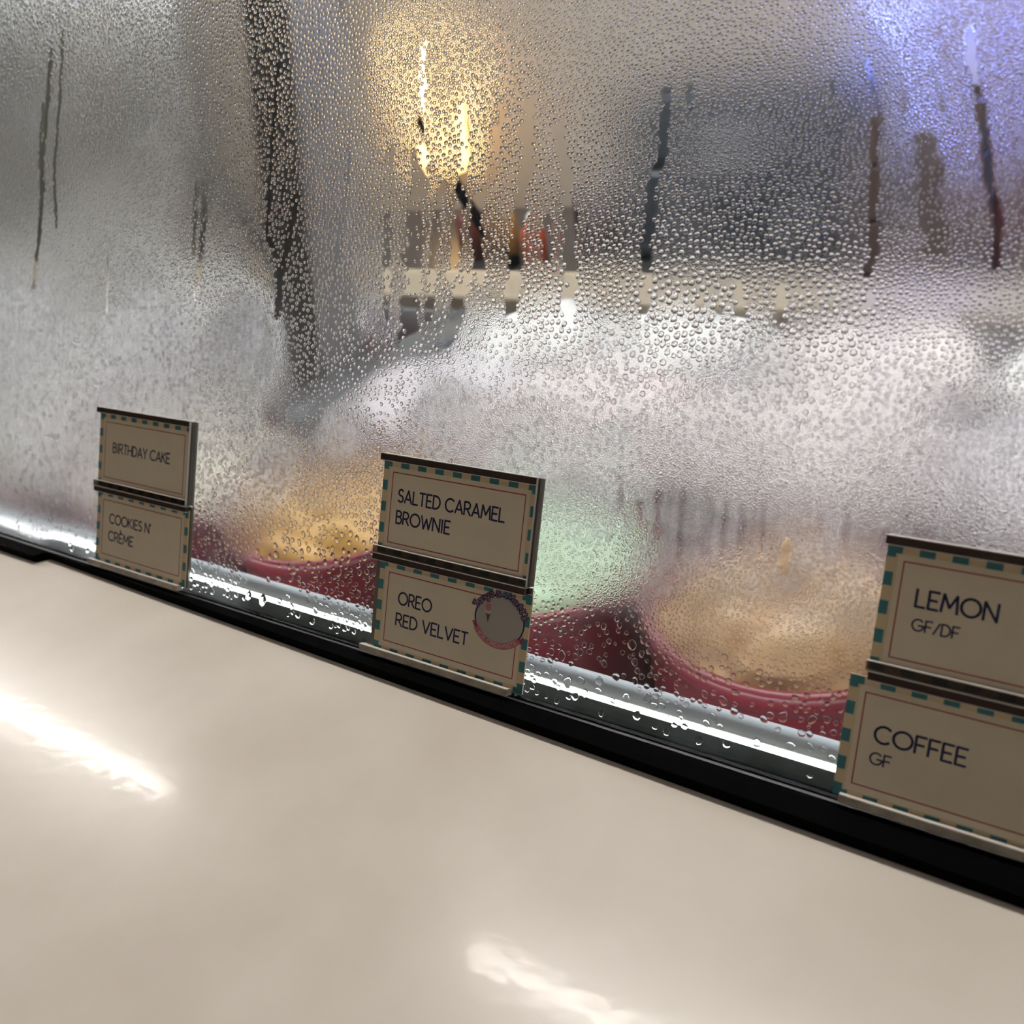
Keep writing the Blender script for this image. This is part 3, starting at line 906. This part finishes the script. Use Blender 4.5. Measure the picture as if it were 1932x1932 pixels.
def make_badge(t, cx, cy):
    cx *= MM; cy *= MM
    o = MB().add(ell(cx, cy, 14.6 * MM, 12.6 * MM, 0.070 * MM), [tuple(range(48))]).build('badge_oval', mat('badge_grey', (0.44, 0.41, 0.37, 1), 0.5), t)
    o['label'] = 'oval shop badge with a pink ribbon and a small ice cream cone'
    rg = MB().ribbon([(p[0], p[1]) for p in ell(cx, cy, 14.6 * MM, 12.6 * MM, 0, 60)] + [(cx + 14.6 * MM, cy)], 0.85 * MM, 0.085 * MM)
    rg.build('badge_ring', m_navy, o)
    # ribbon under the oval
    m_pink = mat('pink_ribbon_ink', (0.52, 0.17, 0.19, 1), 0.5)
    m_pink2 = mat('deep_pink_ink', (0.33, 0.06, 0.09, 1), 0.5)
    rb = MB()
    n = 24
    vv = []
    for i in range(n + 1):
        a = math.radians(208 + (325 - 208) * i / n)
        for k in (12.0, 15.4):
            vv.append((cx + k * 1.08 * MM * math.cos(a), cy + k * 0.94 * MM * math.sin(a), 0.10 * MM))
    rb.add(vv, [(2 * i, 2 * i + 1, 2 * i + 3, 2 * i + 2) for i in range(n)])
    rb.build('badge_ribbon', m_pink, o)
    for a in (203, 329):
        tl = MB()
        ar = math.radians(a)
        qx, qy = cx + 14.6 * 1.06 * MM * math.cos(ar), cy + 14.6 * 0.92 * MM * math.sin(ar)
        s = -1 if a < 270 else 1
        tl.add([(qx - 2.0 * MM, qy + (1.9 if s < 0 else -1.7) * MM, 0.095 * MM), (qx + 0.6 * MM, qy - 2.2 * MM, 0.095 * MM), (qx + 2.4 * MM, qy - 0.6 * MM, 0.095 * MM), (qx + (0.6 if s < 0 else 1.6) * MM, qy + 2.0 * MM, 0.095 * MM)], [(0, 1, 2, 3)])
        tl.build('ribbon_tail', m_pink2, o)
    write_arc(MB(), 'ICE CREAMISTS', cx, cy, 15.9 * MM, 13.8 * MM, 220, 316, 2.0 * MM, 0.32 * MM, 0.115 * MM, 0).build('ribbon_lettering', mat('pale_pink_ink', (0.80, 0.50, 0.47, 1), 0.5), o)
    for sw, z, nm, mm in ((1.55, 0.12, 'badge_lettering_outline', m_navy), (0.60, 0.135, 'badge_lettering', mat('mauve_ink', (0.42, 0.22, 0.34, 1), 0.5))):
        write_arc(MB(), 'Tanya', cx, cy, 14.0 * MM, 12.2 * MM, 162, 110, 3.5 * MM, sw * MM, z * MM).build(nm, mm, o)
        write_arc(MB(), '&', cx, cy, 14.0 * MM, 12.2 * MM, 103, 91, 3.2 * MM, sw * MM, z * MM).build(nm, mm, o)
        write_arc(MB(), "Matt's", cx, cy, 14.0 * MM, 12.2 * MM, 80, 16, 3.5 * MM, sw * MM, z * MM).build(nm, mm, o)
    # the little cone
    kx, ky = cx - 7.0 * MM, cy + 2.5 * MM
    MB().add([(kx - 1.5 * MM, ky, 0.1 * MM), (kx + 0.3 * MM, ky - 5.0 * MM, 0.1 * MM), (kx + 1.6 * MM, ky + 0.1 * MM, 0.1 * MM)], [(0, 1, 2)]).build('badge_cone', mat('cone_ink', (0.12, 0.09, 0.05, 1), 0.5), o)
    MB().add(ell(kx, ky + 0.9 * MM, 1.9 * MM, 1.5 * MM, 0.105 * MM, 20), [tuple(range(20))]).build('badge_scoop', mat('cream_ink', (0.55, 0.50, 0.42, 1), 0.5), o)
    MB().add(ell(kx - 0.1 * MM, ky + 2.9 * MM, 1.7 * MM, 1.9 * MM, 0.110 * MM, 20), [tuple(range(20))]).build('badge_scoop', m_pink, o)


S0, S1, S2 = 0.0, 256.0, 512.2
hw = 100.0
holder(S0, 53.2, hw, 53.9, True, 'clear holder of the birthday cake card, upper of the leftmost pair')
holder(S0 + 0.5, 0.0, hw, 53.0, False, 'clear holder of the cookies card, lower of the leftmost pair')
holder(S1, 53.2, hw, 53.9, True, 'clear holder of the salted caramel brownie card, upper of the middle pair')
holder(S1, 0.0, hw, 53.0, False, 'clear holder of the red velvet card, lower of the middle pair')
holder(S2, 53.2, hw, 53.9, True, 'clear holder of the lemon card, upper of the rightmost pair')
holder(S2 + 1.2, 0.0, hw, 53.0, False, 'clear holder of the coffee card, lower of the rightmost pair')
card(S0 + 0.6, 53.7, [('BIRTHDAY CAKE', 15.8, 24.2, 6.4, 60.4)], 'cream flavour card reading BIRTHDAY CAKE, upper one on the leftmost sign')
card(S0 + 1.6, 0.3, [("COOKIES N'", 14.4, 28.9, 6.3, 45.0), ('CRÈME', 14.0, 16.8, 6.3, 27.4)], "cream flavour card reading COOKIES N' CRÈME, lower one on the leftmost sign")
card(S1 + 0.7, 53.7, [('SALTED CARAMEL', 11.6, 28.9, 6.6, 68.0), ('BROWNIE', 11.4, 17.3, 6.6, 35.6)], 'cream flavour card reading SALTED CARAMEL BROWNIE, upper one on the middle sign')
card(S1 + 3.9, -0.2, [('OREO', 14.7, 28.2, 6.5, 22.2), ('RED VELVET', 14.2, 16.4, 6.5, 47.4)], 'cream flavour card with an oval badge, reading RED VELVET on its second line', badge=True)
card(S2 + 0.6, 53.7, [('LEMON', 13.0, 27.8, 6.7, 27.8), ('GF/DF', 13.0, 18.6, 4.4, 16.4)], 'cream flavour card reading LEMON GF/DF, upper one on the rightmost sign')
card(S2 - 5.5, -0.2, [('COFFEE', 12.4, 25.4, 6.7, 32.8), ('GF', 12.0, 16.4, 4.6, 7.6)], 'cream flavour card reading COFFEE GF, lower one on the rightmost sign')

# ------------------------------------------------------------------ the shop behind the cabinet
ZB = -0.150
m_bar = mat('back_bar_top', (0.05, 0.05, 0.055, 1), 0.3)
m_barf = mat('back_bar_front', (0.42, 0.38, 0.32, 1), 0.45, noise=0.05, nscale=10)
bar = thing('back_bar', 'beige back bar cupboard with a dark top behind the cabinet', 'cupboard', (0, 1.15, -1.0))
MB().box(-2.0, 2.2, 0.0, 0.69, 1.0 + ZB - 0.03, 1.0 + ZB).build('bar_top', m_bar, bar, 0.004)
MB().box(-2.0, 2.2, 0.04, 0.69, 0.0, 1.0 + ZB - 0.03).build('bar_body', m_barf, bar)
for k in range(6):
    x = -1.95 + k * 0.64
    dr = MB().box(x, x + 0.60, 0.02, 0.04, 0.12, 1.0 + ZB - 0.06).build('cupboard_door', m_barf, bar, 0.003)
    MB().tube([(x + 0.52, 0.005, 0.62), (x + 0.52, 0.005, 0.74)], 0.006).build('door_handle', m_alu, dr)

m_slate = mat('slate_enamel', (0.020, 0.026, 0.034, 1), 0.35)
mach = thing('waffle_maker', 'dark slate counter appliance on the back bar right of centre', 'appliance', (-0.035, 1.47, ZB))
MB().box(-0.22, 0.22, -0.16, 0.16, 0.015, 0.17).build('appliance_body', m_slate, mach, 0.012)
MB().box(-0.21, 0.21, -0.15, 0.15, 0.17, 0.30).build('appliance_lid', m_slate, mach, 0.02)
MB().tube([(-0.08, -0.165, 0.20), (0.08, -0.165, 0.20)], 0.009).build('lid_handle', m_alu, mach)
for sx in (-1, 1):
    for sy in (-1, 1):
        MB().lathe([(0.0, 0.0), (0.018, 0.0), (0.016, 0.015), (0.0, 0.015)], sx * 0.19, sy * 0.12, 16).build('foot', m_black, mach)
MB().lathe([(0.0, 0.0), (0.016, 0.0), (0.014, 0.004), (0.0, 0.004)], 0, 0, 16).build('control_knob', m_alu, mach).matrix_local = Matrix.Translation((0.12, -0.16, 0.07)) @ Matrix.Rotation(math.pi / 2, 4, 'X')

m_brown = mat('dark_brown_wood', (0.045, 0.024, 0.018, 1), 0.5, noise=0.2, nscale=14)
crate = thing('wooden_crate', 'dark brown wooden crate on the back bar beside the stacked spare tubs', 'crate', (0.285, 1.36, ZB))
for k in range(3):
    z = 0.006 + k * 0.084
    for y in (-0.11, 0.098):
        MB().box(-0.085, 0.085, y, y + 0.012, z, z + 0.078).build('slat', m_brown, crate, 0.002)
    for x in (-0.0845, 0.0725):
        MB().box(x, x + 0.012, -0.097, 0.097, z, z + 0.078).build('slat', m_brown, crate, 0.002)
MB().box(-0.07, 0.07, -0.095, 0.095, 0.0, 0.012).build('crate_floor', m_brown, crate)
for sx in (-0.066, 0.066):
    for sy in (-0.092, 0.092):
        MB().box(sx - 0.006, sx + 0.006, sy - 0.005, sy + 0.005, 0.012, 0.258).build('corner_post', m_brown, crate)

spots = [(0.468, 1.31, 'front stack'), (0.56, 1.50, 'rear stack')]
for x, y, nm in spots:
    for k, w in enumerate(('lowest', 'topmost')):
        e = thing('spare_tub', 'empty maroon tub on the back bar, %s of the %s' % (w, nm), 'tub', (x, y, ZB + k * 0.2035), 'spare maroon tubs on the back bar')
        for s in tub_proto:
            c = s.copy(); COL.objects.link(c); c.parent = e
            c.name = s.name.split('.')[0]

# bottles of sauce
def bottle(x, y, color, name, label, h=0.17, r=0.026):
    t = thing('sauce_bottle', label, 'bottle', (x, y, ZB), 'sauce bottles on the back bar')
    mm = mat(name, color, 0.3)
    MB().lathe([(0, 0), (r, 0), (r, h * 0.62), (r * 0.9, h * 0.7), (r * 0.38, h * 0.8), (r * 0.38, h * 0.86), (0, h * 0.86)], seg=20).build('bottle_body', mm, t)
    MB().lathe([(0, h * 0.861), (r * 0.45, h * 0.861), (r * 0.42, h * 0.92), (r * 0.12, h), (0, h)], seg=16).build('bottle_cap', mat('white_cap', (0.7, 0.68, 0.62, 1), 0.4), t)


bottle(-0.30, 1.30, (0.030, 0.014, 0.022, 1), 'plum_sauce', 'dark plum sauce bottle on the back bar left of the slate appliance', 0.20, 0.036)
bottle(-0.42, 1.27, (0.45, 0.075, 0.03, 1), 'red_sauce', 'red sauce bottle between the plum and amber bottles', 0.11)
bottle(-0.545, 1.36, (0.48, 0.22, 0.05, 1), 'amber_sauce', 'amber sauce bottle on the back bar under the warm wall lamp', 0.12)
bottle(-0.62, 1.33, (0.20, 0.06, 0.04, 1), 'brown_sauce', 'brown sauce bottle, leftmost on the back bar', 0.13)

# warm wall lamp
m_warm = glow('warm_lamp_glow', (1.0, 0.56, 0.17, 1), 3.4)
wl = thing('wall_lamp', 'golden glowing cylinder lamp on the back wall', 'lamp', (-0.96, 1.85, 0.12))
MB().lathe([(0.0, 0.0), (0.05, 0.0), (0.045, 0.02), (0.0, 0.02)], seg=24).build('wall_plate', m_lampbody, wl).matrix_local = Matrix.Rotation(math.pi / 2, 4, 'X')
MB().tube([(0, -0.02, 0), (0, -0.07, 0), (0, -0.085, 0.012)], 0.008).build('lamp_arm', m_lampbody, wl)
gb = MB()
gb.lathe([(0.001, -0.16), (0.05, -0.155), (0.066, -0.12), (0.070, 0.0), (0.066, 0.12), (0.05, 0.155), (0.001, 0.16)], 0, -0.12, 32)
gb.build('lamp_shade', m_warm, wl)

# blue light bar on the back wall
m_blue = glow('blue_light_glow', (0.17, 0.24, 1.0, 1), 60.0)
bl = thing('light_bar', 'blue light bar on the back wall at the upper right', 'lamp', (0.52, 1.77, 0.255))
MB().box(-0.42, 0.42, 0.0, 0.08, 0.012, 0.03).build('bar_housing', m_lampbody, bl, 0.003)
MB().tube([(-0.41, -0.010, -0.005), (0.41, -0.010, -0.005)], 0.013).build('bar_tube', m_blue, bl)

# black cord hanging from the wall to the back bar
pts = []
for k in range(15):
    t_ = k / 14
    pts.append((-0.80 + 0.30 * t_, 1.27 + 0.01 * math.sin(3 * t_), 0.42 - 0.555 * t_ - 0.035 * math.sin(math.pi * t_)))
cd = thing('power_cord', 'black cord running down at a slant to the back bar', 'cord', (0, 0, 0))
MB().tube(pts, 0.013, 8).build('cord_cable', m_black, cd)
MB().box(-0.515, -0.47, 1.25, 1.29, ZB, ZB + 0.022).build('cord_plug', m_black, cd, 0.003)
MB().tube([(-0.80, 1.27, 0.42), (-0.84, 1.5, 0.52), (-0.86, 1.84, 0.55)], 0.009, 8).build('cord_cable', m_black, cd)

# steel fridge at the far left
m_steel = mat('steel_door', (0.09, 0.108, 0.088, 1), 0.4, 0.1, noise=0.05, nscale=6)
fr_ = thing('tall_fridge', 'grey green fridge against the back wall at the left', 'fridge', (-2.50, 1.50, -1.0))
MB().box(-0.45, 0.45, -0.28, 0.34, 0.04, 2.2).build('fridge_body', m_steel, fr_, 0.008)
for x in (-0.44, 0.005):
    dr = MB().box(x, x + 0.435, -0.305, -0.282, 0.10, 2.15).build('fridge_door', m_steel, fr_, 0.004)
    MB().tube([(x + (0.40 if x < 0 else 0.035), -0.335, 0.9), (x + (0.40 if x < 0 else 0.035), -0.335, 1.3)], 0.009).build('door_handle', m_alu, dr)
for sx in (-0.4, 0.4):
    for sy in (-0.23, 0.3):
        MB().lathe([(0, 0), (0.025, 0), (0.025, 0.04), (0, 0.04)], sx, sy, 14).build('foot', m_black, fr_)
